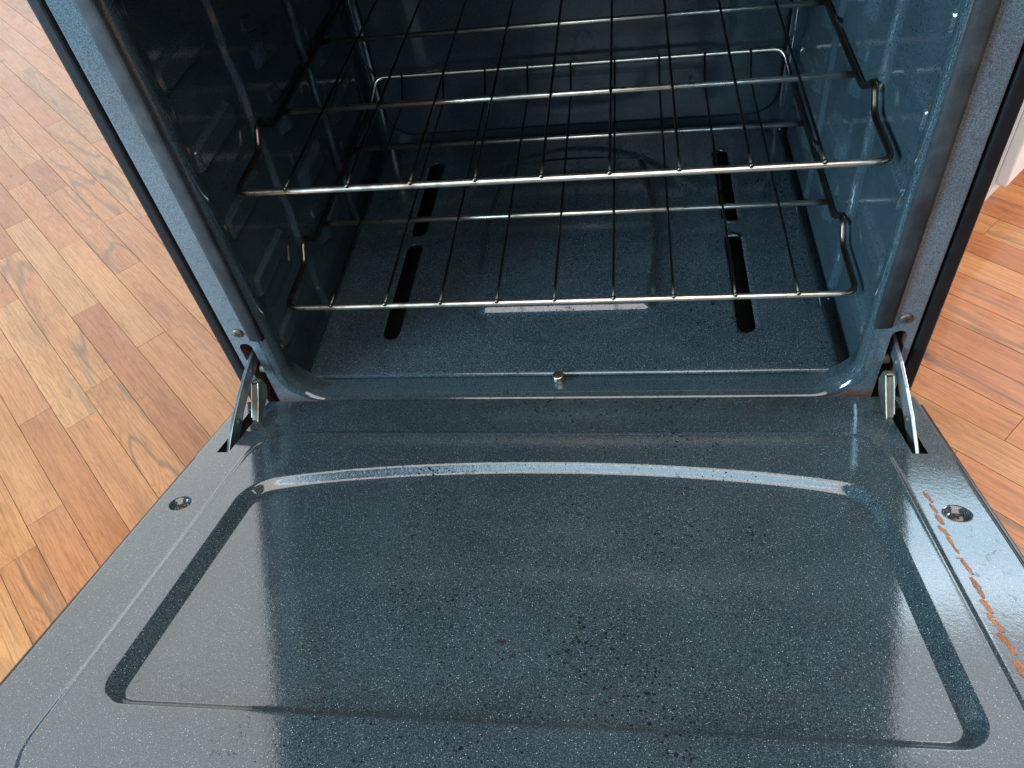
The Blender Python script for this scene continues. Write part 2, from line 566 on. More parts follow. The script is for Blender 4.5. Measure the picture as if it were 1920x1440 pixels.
def plank_geo(u0, u1, v0, v1, seed):
    rnd = random.Random(seed)
    g = 0.0003
    u0 += g; u1 -= g; v0 += g; v1 -= g
    dz = rnd.uniform(-0.00015, 0.00015)
    c = 0.0004
    top = FZ + dz
    P = []
    for (a, b, z) in ((u0, v0, top - c), (u1, v0, top - c), (u1, v1, top - c), (u0, v1, top - c),
                      (u0 + c, v0 + c, top), (u1 - c, v0 + c, top), (u1 - c, v1 - c, top), (u0 + c, v1 - c, top),
                      (u0, v0, FZ - 0.013), (u1, v0, FZ - 0.013), (u1, v1, FZ - 0.013), (u0, v1, FZ - 0.013)):
        P.append((a, b, z))
    F = [(4, 5, 6, 7)]
    for k in range(4):
        k2 = (k + 1) % 4
        F.append((k, k2, 4 + k2, 4 + k))
        F.append((8 + k, 8 + k2, k2, k))
    ou, ov = rnd.uniform(0, 60), rnd.uniform(0, 60)
    uvs = [(p[0] - u0 + ou, p[1] - v0 + ov) for p in P]
    verts = [tuple(U * p[0] + V * p[1] + Vector((0, 0, p[2]))) for p in P]
    return verts, F, uvs


def plank_mesh(name, items):
    verts, faces, uvs, tn = [], [], [], []
    for (vv, ff, uu, t) in items:
        o = len(verts)
        verts += vv
        uvs += uu
        tn += [t] * len(vv)
        faces += [tuple(i + o for i in f) for f in ff]
    me = bpy.data.meshes.new(name)
    me.from_pydata(verts, [], faces)
    ul = me.uv_layers.new(name="grain")
    ca = me.color_attributes.new("tone", 'FLOAT_COLOR', 'POINT')
    for i, t in enumerate(tn):
        ca.data[i].color = (t[0], t[1], 0, 1)
    for li, l in enumerate(me.loops):
        ul.data[li].uv = uvs[l.vertex_index]
    return me


cam_m = cam.rotation_euler.to_matrix()


def project(p):
    q = cam_m.transposed() @ (Vector(p) - cam.location)
    if q.z > -0.05:
        return None
    return (960 + 1462.4 * q.x / -q.z, 720 - 1462.4 * q.y / -q.z)


near_items, far_items = [], []
for row in range(-34, 52):
    rnd = random.Random(1000 + row)
    v0 = V0 + row * PW
    joints = []
    if row in known:
        j = known[row][0]
        u = j
        while u > -3.6:
            joints.append(u)
            u -= rnd.choice((0.19, 0.27, 0.36, 0.44))
        u = j + rnd.choice((0.42, 0.5, 0.62))
        while u < 2.2:
            joints.append(u)
            u += rnd.choice((0.22, 0.3, 0.38, 0.5))
        joints.sort()
    else:
        u = -3.6 - rnd.uniform(0, 0.4)
        while u < 2.4:
            joints.append(u)
            u += rnd.choice((0.22, 0.32, 0.42, 0.54, 0.66)) + rnd.uniform(-0.02, 0.02)
    for i in range(len(joints) - 1):
        u0, u1 = joints[i], joints[i + 1]
        mid = U * ((u0 + u1) / 2) + V * (v0 + PW / 2)
        if not (-3.2 < mid.x < 2.6 and -1.6 < mid.y < 3.4):
            continue
        t = rnd.random()
        if row in known:
            rel = 1 if u0 >= known[row][0] - 1e-6 else 0
            if (row, rel) in tones and (abs(u0 - known[row][0]) < 1e-6 or abs(u1 - known[row][0]) < 1e-6):
                t = tones[(row, rel)]
        item = (*plank_geo(u0, u1, v0, v0 + PW, row * 131 + i), (t, rnd.random()))
        vis = False
        for s in (0.05, 0.28, 0.5, 0.72, 0.95):
            p = U * (u0 + (u1 - u0) * s) + V * (v0 + PW / 2) + Vector((0, 0, FZ))
            q = project(p)
            if q and -60 < q[0] < 1980 and -60 < q[1] < 1500:
                left = q[0] < 480 - max(0, (q[1] - 720)) * 0.85 and q[0] < 60 + q[1] * 0.6
                right = q[0] > 1690 and q[0] > 1700 - (q[1] - 740) * 0.42
                if left or right:
                    vis = True
        (near_items if vis else far_items).append(item)
for it in near_items[:300]:
    obj("plank", plank_mesh("plank", [it]), M_WOOD, floor, False)
rest = obj("plank_field", plank_mesh("plank_field", far_items + near_items[300:]), M_WOOD, floor, False)
rest["kind"] = "stuff"

# ================================================================== THE OVEN
oven = empty("oven", (0, 0, 0), "dark blue speckled enamel oven with its door hanging open toward the camera", "oven")
FY = 0.0075           # front face of the frame

# ---- side panels, top, back, base
for s in (-1, 1):
    a, b = (0.3632, 0.3775) if s > 0 else (-0.3775, -0.3632)
    sp = box("side_panel", (a, b, 0.009, 0.612, -0.27, 0.615), M_BLACK, oven, bev=0.004, seg=3)
    sp.location = (0, 0, 0)
box("cooktop", (-0.3775, 0.3775, -0.012, 0.612, 0.617, 0.642), M_BLACK, oven, bev=0.006, seg=3)
box("control_panel", (-0.3625, 0.3625, -0.010, 0.03, 0.515, 0.614), M_GLASSBLK, oven, bev=0.004, seg=3)
box("drawer_front", (-0.374, 0.374, -0.03, 0.0, -0.262, -0.095), M_BLACK, oven, bev=0.005, seg=3)
box("back_panel", (-0.362, 0.362, 0.596, 0.604, -0.26, 0.61), M_DARK, oven)
box("burner_pan", (-0.33, 0.33, 0.03, 0.58, -0.12, -0.10), M_DARK, oven)

# ---- cavity liner: rounded rings swept in depth, with rack ledges pressed into the side walls
HWO, ZB, ZT, CR = 0.316, -0.0165, 0.485, 0.042
LEVELS = [0.0705 + 0.0808 * k for k in range(0, 5)]


def ring_pts(CR):
    """points of the rounded opening, counter-clockwise from bottom left, with outward normals"""
    P = []

    def seg(x0, z0, x1, z1, nx, nz, n):
        for k in range(n):
            t = k / n
            P.append((x0 + (x1 - x0) * t, z0 + (z1 - z0) * t, nx, nz))

    def arc(cx, cz, a0, a1, n):
        for k in range(n):
            a = R(a0 + (a1 - a0) * k / n)
            P.append((cx + CR * math.cos(a), cz + CR * math.sin(a), math.cos(a), math.sin(a)))
    seg(-HWO + CR, ZB, HWO - CR, ZB, 0, -1, 28)
    arc(HWO - CR, ZB + CR, -90, 0, 12)
    seg(HWO, ZB + CR, HWO, ZT - CR, 1, 0, 300)
    arc(HWO - CR, ZT - CR, 0, 90, 8)
    seg(HWO - CR, ZT, -HWO + CR, ZT, 0, 1, 20)
    arc(-HWO + CR, ZT - CR, 90, 180, 8)
    seg(-HWO, ZT - CR, -HWO, ZB + CR, -1, 0, 300)
    arc(-HWO + CR, ZB + CR, 180, 270, 12)
    return P


RP = ring_pts(CR)


def ledge(y, z):
    p = 0.0
    for zl in LEVELS:
        if abs(z - zl) > 0.07:
            continue
        for (y0, y1) in ((0.220, 0.330), (0.380, 0.525)):
            wav = 0.0013 * math.sin(y * 95 + zl * 40)
            d = abs(z - (zl - 0.0165) + wav) - 0.0125
            ends = sst(y0 - 0.012, y0 + 0.030, y) * (1 - sst(y1 - 0.030, y1 + 0.012, y))
            p = max(p, 0.0135 * ends * (1 - sst(-0.0022, 0.0022, d)))
        d = rrect(y, z, 0.10, zl - 0.031, 0.050, 0.012, 0.007)
        p = max(p, 0.0045 * (1 - sst(-0.0016, 0.0016, d)))
        for yc in (0.245, 0.405):      # small pressed tabs between the ledges
            d = rrect(y, z + 0.25 * (y - yc), yc, zl + 0.016, 0.017, 0.009, 0.0065)
            p = max(p, 0.0075 * (1 - sst(-0.0018, 0.0018, d)))
    # shallow upright pillars
    for yc, w in ((0.265, 0.085), (0.455, 0.085)):
        p = max(p, 0.0055 * (1 - sst(w - 0.0035, w + 0.0035, abs(y - yc + 0.002 * math.sin(z * 82)))))
    return p


RQ = 0.012
rings = []
for k in range(0, 8):       # bull-nose from the frame face into the cavity
    a = R(90 * k / 7)
    rings.append((RQ * (1 - math.sin(a)), FY + RQ * (1 - math.cos(a)), False))
y = FY + RQ + 0.004
while y < 0.571:
    rings.append((0.012 * sst(0.02, 0.055, y), y, True))
    y += 0.0016
for k in range(0, 6):
    a = R(90 * k / 5)
    rings.append((0.012 - 0.014 * (1 - math.cos(a)), 0.5715 + 0.014 * math.sin(a), False))
nr = len(RP)
verts, faces = [], []
for (d, yy, wall) in rings:
    deep = sst(0.046, 0.060, yy)
    for (x, z, nx, nz) in ring_pts(CR + (0.009 - CR) * deep):
        dd = d
        z -= 0.030 * deep * (1 - sst(ZB, ZB + 0.03, z))
        off = -ledge(yy, z) if (wall and abs(nx) > 0.95) else 0.0
        verts.append((x + nx * (dd + off), yy, z + nz * dd * (0.3 if nz < 0 else 1)))
for j in range(len(rings) - 1):
    for i in range(nr):
        i2 = (i + 1) % nr
        f = (j * nr + i, j * nr + i2, (j + 1) * nr + i2, (j + 1) * nr + i)
        c = [sum(verts[q][t] for q in f) / 4 for t in range(3)]
        if c[2] < ZB + 0.002 and abs(c[0]) < 0.27 and 0.075 < c[1] < 0.55:
            continue
        faces.append(f[::-1])
me = bpy.data.meshes.new("cavity_liner")
me.from_pydata(verts, [], faces)
liner = obj("cavity_liner", me, M_WALL, oven)

# ---- back wall: pressed panel with rounded corners
xs = merge_lines(-0.324, 0.324, 0.008, dense=((-0.324, -0.27, 0.002), (0.27, 0.324, 0.002)))
zs = merge_lines(-0.030, 0.49, 0.008, dense=((-0.030, 0.055, 0.002),))


def backP(i, j):
    x, z = xs[i], zs[j]
    d = rrect(x, z, 0, 0.242, 0.314, 0.251, 0.045)
    p = 0.012 * (1 - sst(-0.008, 0.002, d))
    d2 = rrect(x, z, 0, 0.30, 0.235, 0.215, 0.05)
    p -= 0.004 * (1 - sst(-0.012, 0.004, d2))
    return (x, 0.5885 - p, z)


grid_mesh("back_wall", backP, xs, zs, None, M_BACK, oven)

# ---- floor plate with four slots and a pressed oval
PX, PY0, PY1, PZ = 0.3113, 0.0405, 0.566, -0.0125
slots = [(-0.2178, 0.1035, 0.294), (-0.2178, 0.3120, 0.501), (0.2178, 0.1030, 0.292), (0.2178, 0.3135, 0.498)]
SR = 0.0107
ex, ey = [], []
for sx in (-0.2178, 0.2178):
    ex += [sx + SR * math.sin(R(a)) for a in (-90, -60, -30, 0, 30, 60, 90)]
ys_avoid = []
for (_, a, b) in slots:
    ey += [a + SR, b - SR, a - 0.003, b + 0.003]
ey = sorted(set(round(v, 5) for v in ey))
ym = []
for v in ey:
    if not ym or v - ym[-1] > 0.0009:
        ym.append(v)
xs = merge_lines(-PX, PX, 0.006, extra=[round(v, 6) for v in ex], dense=((-0.16, 0.16, 0.0035),))
ys = merge_lines(PY0, PY1, 0.0035, extra=ym)


def in_zone(v):   # no regular row line may fall inside a slot's rounded end
    for (_, a, b) in slots:
        if a - 0.0029 < v < a + SR - 0.0001 or b - SR + 0.0001 < v < b + 0.0029:
            return True
    return False


keep = set(ym)
ys = [v for v in ys if v in keep or not in_zone(v) or v in (PY0, PY1)]


def near_any(v, L):
    return min(L, key=lambda q: abs(q - v))


def plateP(i, j):
    x, yv = xs[i], ys[j]
    y2 = yv
    for (sx, a, b) in slots:
        if abs(x - sx) <= SR + 1e-6:
            h = math.sqrt(max(0, SR * SR - (x - sx) ** 2))
            if abs(yv - near_any(a + SR, ym)) < 1e-6:
                y2 = a + SR - h
            elif abs(yv - near_any(b - SR, ym)) < 1e-6:
                y2 = b - SR + h
    hw = 0.118 - 0.016 * ((yv - 0.30) / 0.17) ** 2
    d = max(abs(x) - hw, abs(yv - 0.312 - 0.013 * (1 - (x / 0.12) ** 2) * (1 if yv > 0.312 else -0.0)) - 0.162)
    z = PZ + 0.0078 * (1 - sst(-0.006, 0.006, d))
    e = math.hypot(x / 0.19, (yv - 0.31) / 0.222)
    z -= 0.0014 * (1 - sst(0.92, 1.0, e))
    if yv < PY0 + 0.001:
        z -= 0.0022
    if abs(x) > PX - 0.003:
        z -= 0.001
    return (x, y2, z)


def plate_skip(i, j):
    xc, yc = (xs[i] + xs[i + 1]) / 2, (ys[j] + ys[j + 1]) / 2
    for (sx, a, b) in slots:
        if abs(xc - sx) < SR and near_any(a + SR, ym) - 1e-6 < yc < near_any(b - SR, ym) + 1e-6:
            return True
    return False


plate = grid_mesh("floor_plate", plateP, xs, ys, plate_skip, M_EN, oven)
sol = plate.modifiers.new("thickness", 'SOLIDIFY')
sol.thickness = 0.0016
sol.offset = -1

# slotted pin at the front of the plate
pin = lathe("slotted_screw", [(0.0066, -0.004), (0.0066, 0.0042), (0.0060, 0.0052), (0.0046, 0.0054), (0.0001, 0.0054)], M_PIN, oven, seg=28)
pin.location = (-0.0015, 0.0345, PZ)
slot = box("screw_slot", (-0.0062, 0.0062, -0.0008, 0.0008, 0.0048, 0.0057), M_DARK, pin)
slot.rotation_euler = (0, 0, R(25))

# ---- front frame face round the opening (rings -> rectangle, then outer strips with hinge openings)
XS0, XS1, XO = 0.3375, 0.3525, 0.3605
fverts, ffaces = [], []
n0 = len(RP)
for (x, z, nx, nz) in RP:
    fverts.append((x + nx * RQ, FY, z + nz * RQ * (0.3 if nz < 0 else 1)))
ZLO, ZHI = -0.075, 0.512
for (x, z, nx, nz) in RP:
    # push outward to the rectangle |x|=XS0, z in [ZLO,ZHI]
    if abs(nx) > 0.95:
        fverts.append((math.copysign(XS0, x), FY, z))
    elif abs(nx) < 0.05:
        fverts.append((x, FY, ZLO if nz < 0 else ZHI))
    else:
        t = abs(math.degrees(math.atan2(abs(nz), abs(nx)))) / 90
        cx, cz = math.copysign(XS0, x), (ZLO if nz < 0 else ZHI)
        if t < 0.5:
            zz = (ZB + CR if nz < 0 else ZT - CR)
            fverts.append((cx, FY, zz + (cz - zz) * t * 2))
        else:
            xx = math.copysign(HWO - CR, x)
            fverts.append((cx + (xx - cx) * (t - 0.5) * 2, FY, cz))
for i in range(n0):
    i2 = (i + 1) % n0
    ffaces.append((i, i2, n0 + i2, n0 + i))
SLT = 0.080   # top of hinge opening
for s in (-1, 1):
    r = (XS1 - XS0) / 2
    xc = (XS0 + XS1) / 2
    arcp = [(xc + r * math.cos(R(a)), SLT - r + r * math.sin(R(a))) for a in range(180, -1, -20)]
    o = len(fverts)
    zs_ = [0.10, 0.16, 0.25, 0.35, 0.45, ZHI]
    # inner column strip above the slot: from arc to z=0.10
    for (ax, az) in arcp:
        fverts.append((s * ax, FY, az))
    for (ax, az) in arcp:
        fverts.append((s * ax, FY, 0.10))
    m = len(arcp)
    for k in range(m - 1):
        ffaces.append((o + k, o + k + 1, o + m + k + 1, o + m + k))
    o = len(fverts)
    for z in zs_:
        fverts += [(s * XS0, FY, z), (s * XS1, FY, z)]
    for k in range(len(zs_) - 1):
        ffaces.append((o + 2 * k, o + 2 * k + 1, o + 2 * k + 3, o + 2 * k + 2))
    o = len(fverts)
    zs_ = [ZLO, 0.0, SLT - r, 0.10, 0.2, 0.3, 0.4, ZHI]
    for z in zs_:
        fverts += [(s * XS1, FY, z), (s * (XO - 0.002), FY, z), (s * (XO - 0.0006), FY + 0.0006, z), (s * XO, FY + 0.002, z), (s * XO, FY + 0.012, z)]
    for k in range(len(zs_) - 1):
        for q in range(4):
            ffaces.append((o + 5 * k + q, o + 5 * k + q + 1, o + 5 * k + q + 6, o + 5 * k + q + 5))
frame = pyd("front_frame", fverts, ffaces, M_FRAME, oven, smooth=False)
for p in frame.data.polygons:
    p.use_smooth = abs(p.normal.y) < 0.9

# hinge pockets behind the openings
for s in (-1, 1):
    pv = []
    x0, x1 = s * (XS0 - 0.001), s * (XS1 + 0.001)
    zz0, zz1 = -0.07, SLT + 0.001
    yb = 0.05
    pv = [(x0, FY + 0.001, zz0), (x1, FY + 0.001, zz0), (x1, FY + 0.001, zz1), (x0, FY + 0.001, zz1),
          (x0, yb, zz0), (x1, yb, zz0), (x1, yb, zz1), (x0, yb, zz1)]
    pf = [(0, 1, 5, 4), (1, 2, 6, 5), (2, 3, 7, 6), (3, 0, 4, 7), (4, 5, 6, 7)]
    pk = pyd("hinge_pocket", pv, pf, M_RUST, oven, smooth=False)
    rl = lathe("hinge_roller", [(0.0001, -0.006), (0.006, -0.006), (0.0065, -0.004), (0.0065, 0.004), (0.006, 0.006), (0.0001, 0.006)], M_SCREW, oven, seg=20,
               mat4=Matrix.Rotation(R(90), 4, 'Y'))
    rl.location = (s * 0.3415, 0.019, 0.030)

# gasket strips up both sides and across the top
def gasket_path():
    pts = [(-0.3262, -0.0005, 0.088), (-0.3262, -0.0005, 0.30), (-0.3262, -0.0005, 0.497), (0, -0.0005, 0.497), (0.3262, -0.0005, 0.497), (0.3262, -0.0005, 0.30), (0.3262, -0.0005, 0.088)]
    return fillet(pts, [0, 0, 0.05, 0, 0.05, 0, 0], 8)


gp = gasket_path()
gv, gf = [], []
prof = [(-0.0085, 0.0085), (-0.0085, 0.0044), (-0.0080, 0.0036), (-0.004, 0.0029), (0.004, 0.0031), (0.0078, 0.0042), (0.0085, 0.0054), (0.0085, 0.0085)]
for i, p in enumerate(gp):
    t = (gp[min(i + 1, len(gp) - 1)] - gp[max(i - 1, 0)]).normalized()
    side = t.cross(Vector((0, 1, 0)))
    for (a, b) in prof:
        gv.append(tuple(p + side * a + Vector((0, b, 0))))
k = len(prof)
for i in range(len(gp) - 1):
    for q in range(k - 1):
        gf.append((i * k + q, i * k + q + 1, (i + 1) * k + q + 1, (i + 1) * k + q))
gf.append(tuple(range(k)))
gf.append(tuple(range((len(gp) - 1) * k, len(gp) * k)))
pyd("door_gasket", gv, gf, M_GASKET, oven)


def phillips(name, rad, parent, m4, mat=M_SCREW):
    sc = lathe(name, [(rad, -0.003), (rad, 0.0005), (rad * 0.93, 0.0014), (rad * 0.7, 0.0021), (rad * 0.35, 0.0024), (0.0001, 0.0025)], mat, parent, seg=28)
    sc.matrix_local = m4
    bm = bmesh.new()
    a, w = rad * 0.52, rad * 0.11
    box_bm(bm, -a, a, -w, w, 0.0018, 0.0029)
    box_bm(bm, -w, w, -a, -w - 0.00001, 0.0018, 0.0029)
    box_bm(bm, -w, w, w + 0.00001, a, 0.0018, 0.0029)
    me = bpy.data.meshes.new("cross_slot")
    bm.to_mesh(me)
    bm.free()
    return sc, me


FRONT = Matrix.Rotation(R(90), 4, 'X')     # local +z -> world -y
for s in (-1, 1):
    sc, me = phillips("frame_screw", 0.0062, oven, Matrix.Translation((s * 0.3457, FY - 0.0005, 0.0968)) @ FRONT @ Matrix.Rotation(R(20), 4, 'Z'))
    obj("cross_slot", me, M_DARK, sc, False)

# rivets on the side walls
for (s, y, z) in ((1, 0.047, 0.0306), (1, 0.047, 0.2055), (1, 0.046, 0.2981), (-1, 0.040, 0.0415), (-1, 0.0395, 0.213), (-1, 0.038, 0.3019)):
    xw = HWO + 0.012 * sst(0.02, 0.055, y)
    rv = lathe("rivet", [(0.0042, -0.002), (0.0042, 0.0008), (0.0034, 0.0018), (0.0018, 0.0024), (0.0001, 0.0025)], M_SCREW, oven, seg=16)
    rv.matrix_local = Matrix.Translation((s * xw, y, z)) @ Matrix.Rotation(R(-90 * s), 4, 'Y')

# ---- hinge arms
for s in (-1, 1):
    up = [(0.034, 0.0600), (0.020, 0.0590), (-0.0114, 0.0560), (-0.0405, 0.0500), (-0.0741, 0.0410), (-0.090, 0.0345), (-0.1045, 0.0280)]
    lo = [(-0.1045, 0.0150), (-0.088, 0.0170), (-0.070, 0.0225), (-0.046, 0.0315), (-0.0114, 0.0390), (0.020, 0.0430), (0.034, 0.0440)]
    a, b = s * 0.3448, s * 0.3484
    arm = prism("hinge_arm", up + lo, 'x', min(a, b), max(a, b), M_STEEL, oven, bev=0.0005)
    for (py_, pz_) in ((-0.004, 0.0475), (-0.066, 0.0325)):
        rv = lathe("rivet", [(0.0034, -0.0004), (0.0034, 0.0006), (0.0024, 0.0012), (0.0001, 0.0014)], M_SCREW, arm, seg=16)
        rv.matrix_local = Matrix.Translation((s * 0.3447, py_, pz_)) @ Matrix.Rotation(R(-90 * s), 4, 'Y')
    # folded clip standing in front of the opening
    cv = [(-0.010, 0.030), (-0.014, 0.045), (-0.022, 0.047), (-0.034, 0.036), (-0.054, 0.0195), (-0.064, 0.006), (-0.058, 0.004), (-0.046, 0.014), (-0.018, 0.020)]
    a, b = s * 0.3312, s * 0.3326
    clip = prism("hinge_clip", cv, 'x', min(a, b), max(a, b), M_ZINC, oven, bev=0.0004)
    a, b = s * 0.3326, s * 0.3392
    top = [(-0.012, 0.0420), (-0.022, 0.0440), (-0.034, 0.0332), (-0.052, 0.0180), (-0.052, 0.0162), (-0.0345, 0.0314), (-0.022, 0.0420), (-0.012, 0.0402)]
    prism("clip_face", top, 'x', min(a, b), max(a, b), M_CLIP, clip, bev=0.0003)
    prism("clip_lip", [(-0.0125, 0.0422), (-0.0200, 0.0442), (-0.0215, 0.0474), (-0.0195, 0.0474), (-0.0180, 0.0456), (-0.0125, 0.0440)], 'x', min(a, b), max(a, b), M_ZINC, clip, bev=0.0003)
    a, b = s * 0.3392, s * 0.3405
    prism("clip_flange", [(-0.013, 0.0440), (-0.022, 0.0462), (-0.034, 0.0352), (-0.050, 0.0200), (-0.046, 0.016), (-0.020, 0.030)], 'x', min(a, b), max(a, b), M_ZINC, clip, bev=0.0003)

# ---- the door (local frame: X across, T toward the oven, H out of the panel)
DP = 0.34497
door_m4 = Matrix.Rotation(-DP, 4, 'X')
TT, TB = -0.0125, -0.515
HX = 0.3725
SLX0, SLX1, SLB = 0.3375, 0.3512, -0.1193
SCX, SCT = 0.3452, -0.2078


def recess_sd(x, t):
    """signed distance (approx) to the pressed panel with its arched top"""
    top = -0.1368 - 0.0305 * (abs(x) / 0.285) ** 2.0 - 0.004 * (abs(x) / 0.285) ** 8
    bot, hw, r = -0.4335, 0.2915, 0.024 + 0.004 * sst(-0.30, -0.20, t)
    qx = abs(x) - hw + r
    q1 = (t - top) + r
    q2 = (bot - t) + r
    qy = max(q1, q2)
    return math.hypot(max(qx, 0), max(qy, 0)) + min(max(qx, qy), 0) - r


def ramp01(a, b, x, k=0.22):
    """straight slope with rounded shoulders"""
    u = max(0.0, min(1.0, (x - a) / (b - a)))
    if u < k:
        return u * u / (2 * k) / (1 - k)
    if u > 1 - k:
        return 1 - (1 - u) ** 2 / (2 * k) / (1 - k)
    return (u - k / 2) / (1 - k)


def door_h(x, t):
    # raised field inside the outline bead
    d = rrect(x, t, 0, (-0.0815 - 0.506) / 2, 0.3172, (0.506 - 0.0815) / 2, 0.047)
    h = 0.0010 * (1 - sst(-0.0030, 0.0030, d)) - 0.0010
    h += 0.00025 * math.exp(-((d + 0.002) / 0.0016) ** 2)
    # pressed panel
    e = recess_sd(x, t)
    back = sst(-0.20, -0.155, t)
    w = 0.0120 - 0.0062 * back
    h -= 0.0098 * (1 - ramp01(-w, 0.0008, e))
    # screw dimples
    q = math.hypot(abs(x) - SCX, t - SCT)
    h -= 0.0052 * (1 - sst(0.0058, 0.0112, q))
    # rolled outer edges
    edge = HX - abs(x)
    if edge < 0.004:
        h -= 0.004 - math.sqrt(max(0, 0.004 ** 2 - (0.004 - edge) ** 2))
    # gentle sheet waviness
    h += 0.00022 * math.sin(x * 17 + 1.3) * math.sin(t * 21 + 0.4)
    return h


xs = merge_lines(-HX, HX, 0.0036, extra=(-SLX0, -SLX1, SLX0, SLX1),
                 dense=((-0.3725, -0.274, 0.0011), (0.274, 0.3725, 0.0011)))
ts = merge_lines(TB, TT, 0.0036, extra=(SLB,), dense=((-0.45, -0.412, 0.0012), (-0.222, -0.1305, 0.0010), (-0.09, -0.074, 0.0012)))


def doorP(i, j):
    x, t = xs[i], ts[j]
    xx = x
    if abs(x) > 0.362:      # small jog in the side flange near the hinge
        k = (abs(x) - 0.362) / (HX - 0.362)
        xx = x + math.copysign(0.0016 * k * sst(-0.130, -0.124, t), x)
    return (xx, t, door_h(x, t))


def door_skip(i, j):
    xc, tc = abs(xs[i] + xs[i + 1]) / 2, (ts[j] + ts[j + 1]) / 2
    return SLX0 < xc < SLX1 and tc > SLB


door = grid_mesh("oven_door", doorP, xs, ts, door_skip, M_DOOR, oven)
door.name = "door"
door.matrix_local = door_m4
# flange down the rim, dark pocket, outer black panel
rim_v, rim_f = [], []
loop = [(-HX, TT), (-HX, TB), (HX, TB), (HX, TT)]
shell = box("door_frame", (-0.3715, 0.3715, TB + 0.001, TT - 0.001, -0.034, -0.0125), M_DARK, door)
trim = box("outer_panel", (-0.3788, 0.3788, TB - 0.006, TT + 0.002, -0.052, -0.0072), M_GLASSBLK, door, bev=0.003, seg=3)
for s in (-1, 1):
    # slot walls
    x0, x1 = s * SLX0, s * SLX1
    hb = -0.0305
    pv = [(x0, SLB, -0.0018), (x1, SLB, -0.0018), (x1, TT, -0.0018), (x0, TT, -0.0018), (x0, SLB, hb), (x1, SLB, hb), (x1, TT, hb), (x0, TT, hb)]
# real openings through the black shell: replaced by two-sided cheeks
bpy.data.objects.remove(shell)
bpy.data.objects.remove(trim)


def slab_with_slots(name, hw, t0, t1, h0, h1, mat, slots_, bev=0.0):
    """plate made of butted strips leaving the hinge slots open"""
    bm = bmesh.new()
    a, b = slots_
    for (xa, xb, ta, tb_) in ((-hw, -b, t0, t1), (-b, -a, t0, SLB - 0.0005), (-a, a, t0, t1), (a, b, t0, SLB - 0.0005), (b, hw, t0, t1)):
        box_bm(bm, xa, xb, ta, tb_, h0, h1)
    bmesh.ops.remove_doubles(bm, verts=bm.verts, dist=0.00005)
    # drop internal coincident walls
    seen = {}
    for f in list(bm.faces):
        c = f.calc_center_median()
        k = (round(c.x, 5), round(c.y, 5), round(c.z, 5))
        seen.setdefault(k, []).append(f)
    dead = [f for fs in seen.values() if len(fs) > 1 for f in fs]
    bmesh.ops.delete(bm, geom=dead, context='FACES')
    me = bpy.data.meshes.new(name)
    bm.to_mesh(me)
    bm.free()
    return obj(name, me, mat, door, False)


slab_with_slots("door_liner", 0.3712, TB + 0.001, TT - 0.001, -0.034, -0.0122, M_DARK, (SLX0, SLX1))
box("outer_panel", (-0.3788, 0.3788, TB - 0.006, TT + 0.001, -0.054, -0.0345), M_GLASSBLK, door, bev=0.003, seg=3)
for s in (-1, 1):
    a, b = (0.3742, 0.3788) if s > 0 else (-0.3788, -0.3742)
    box("edge_trim", (a, b, TB - 0.006, TT - 0.006, -0.0340, -0.0068), M_GLASSBLK, door, bev=0.0012, seg=2)
    fl = [(s * HX, TT), (s * HX, TB)]
    a, b = (0.3712, 0.3740) if s > 0 else (-0.3740, -0.3712)
    box("side_flange", (a, b, TB + 0.001, TT - 0.001, -0.030, -0.0042), M_DARK, door)
for s in (-1, 1):
    sc, me = phillips("door_screw", 0.0058, door, Matrix.Translation((s * SCX, SCT, -0.0068)) @ Matrix.Rotation(R(12 * s + 5), 4, 'Z'))
    obj("cross_slot", me, M_DARK, sc, False)
    ws = lathe("screw_washer", [(0.0079, 0.0), (0.0079, 0.0006), (0.0060, 0.0008), (0.0060, 0.0)], M_STEEL, door, seg=28)
    ws.location = (s * SCX, SCT, -0.0072)

# baked-on brown drips along the right margin of the door
random.seed(21)
dv, df = [], []


def ondoor_px(px, py):
    q = cam_m @ Vector(((px - 960) / 1462.4, -(py - 720) / 1462.4, -1))
    nn = Vector((0, math.sin(DP), math.cos(DP)))
    t = -(nn.dot(cam.location)) / nn.dot(q)
    p = cam.location + q * t
    return p.x, p.y * math.cos(DP) - p.z * math.sin(DP)


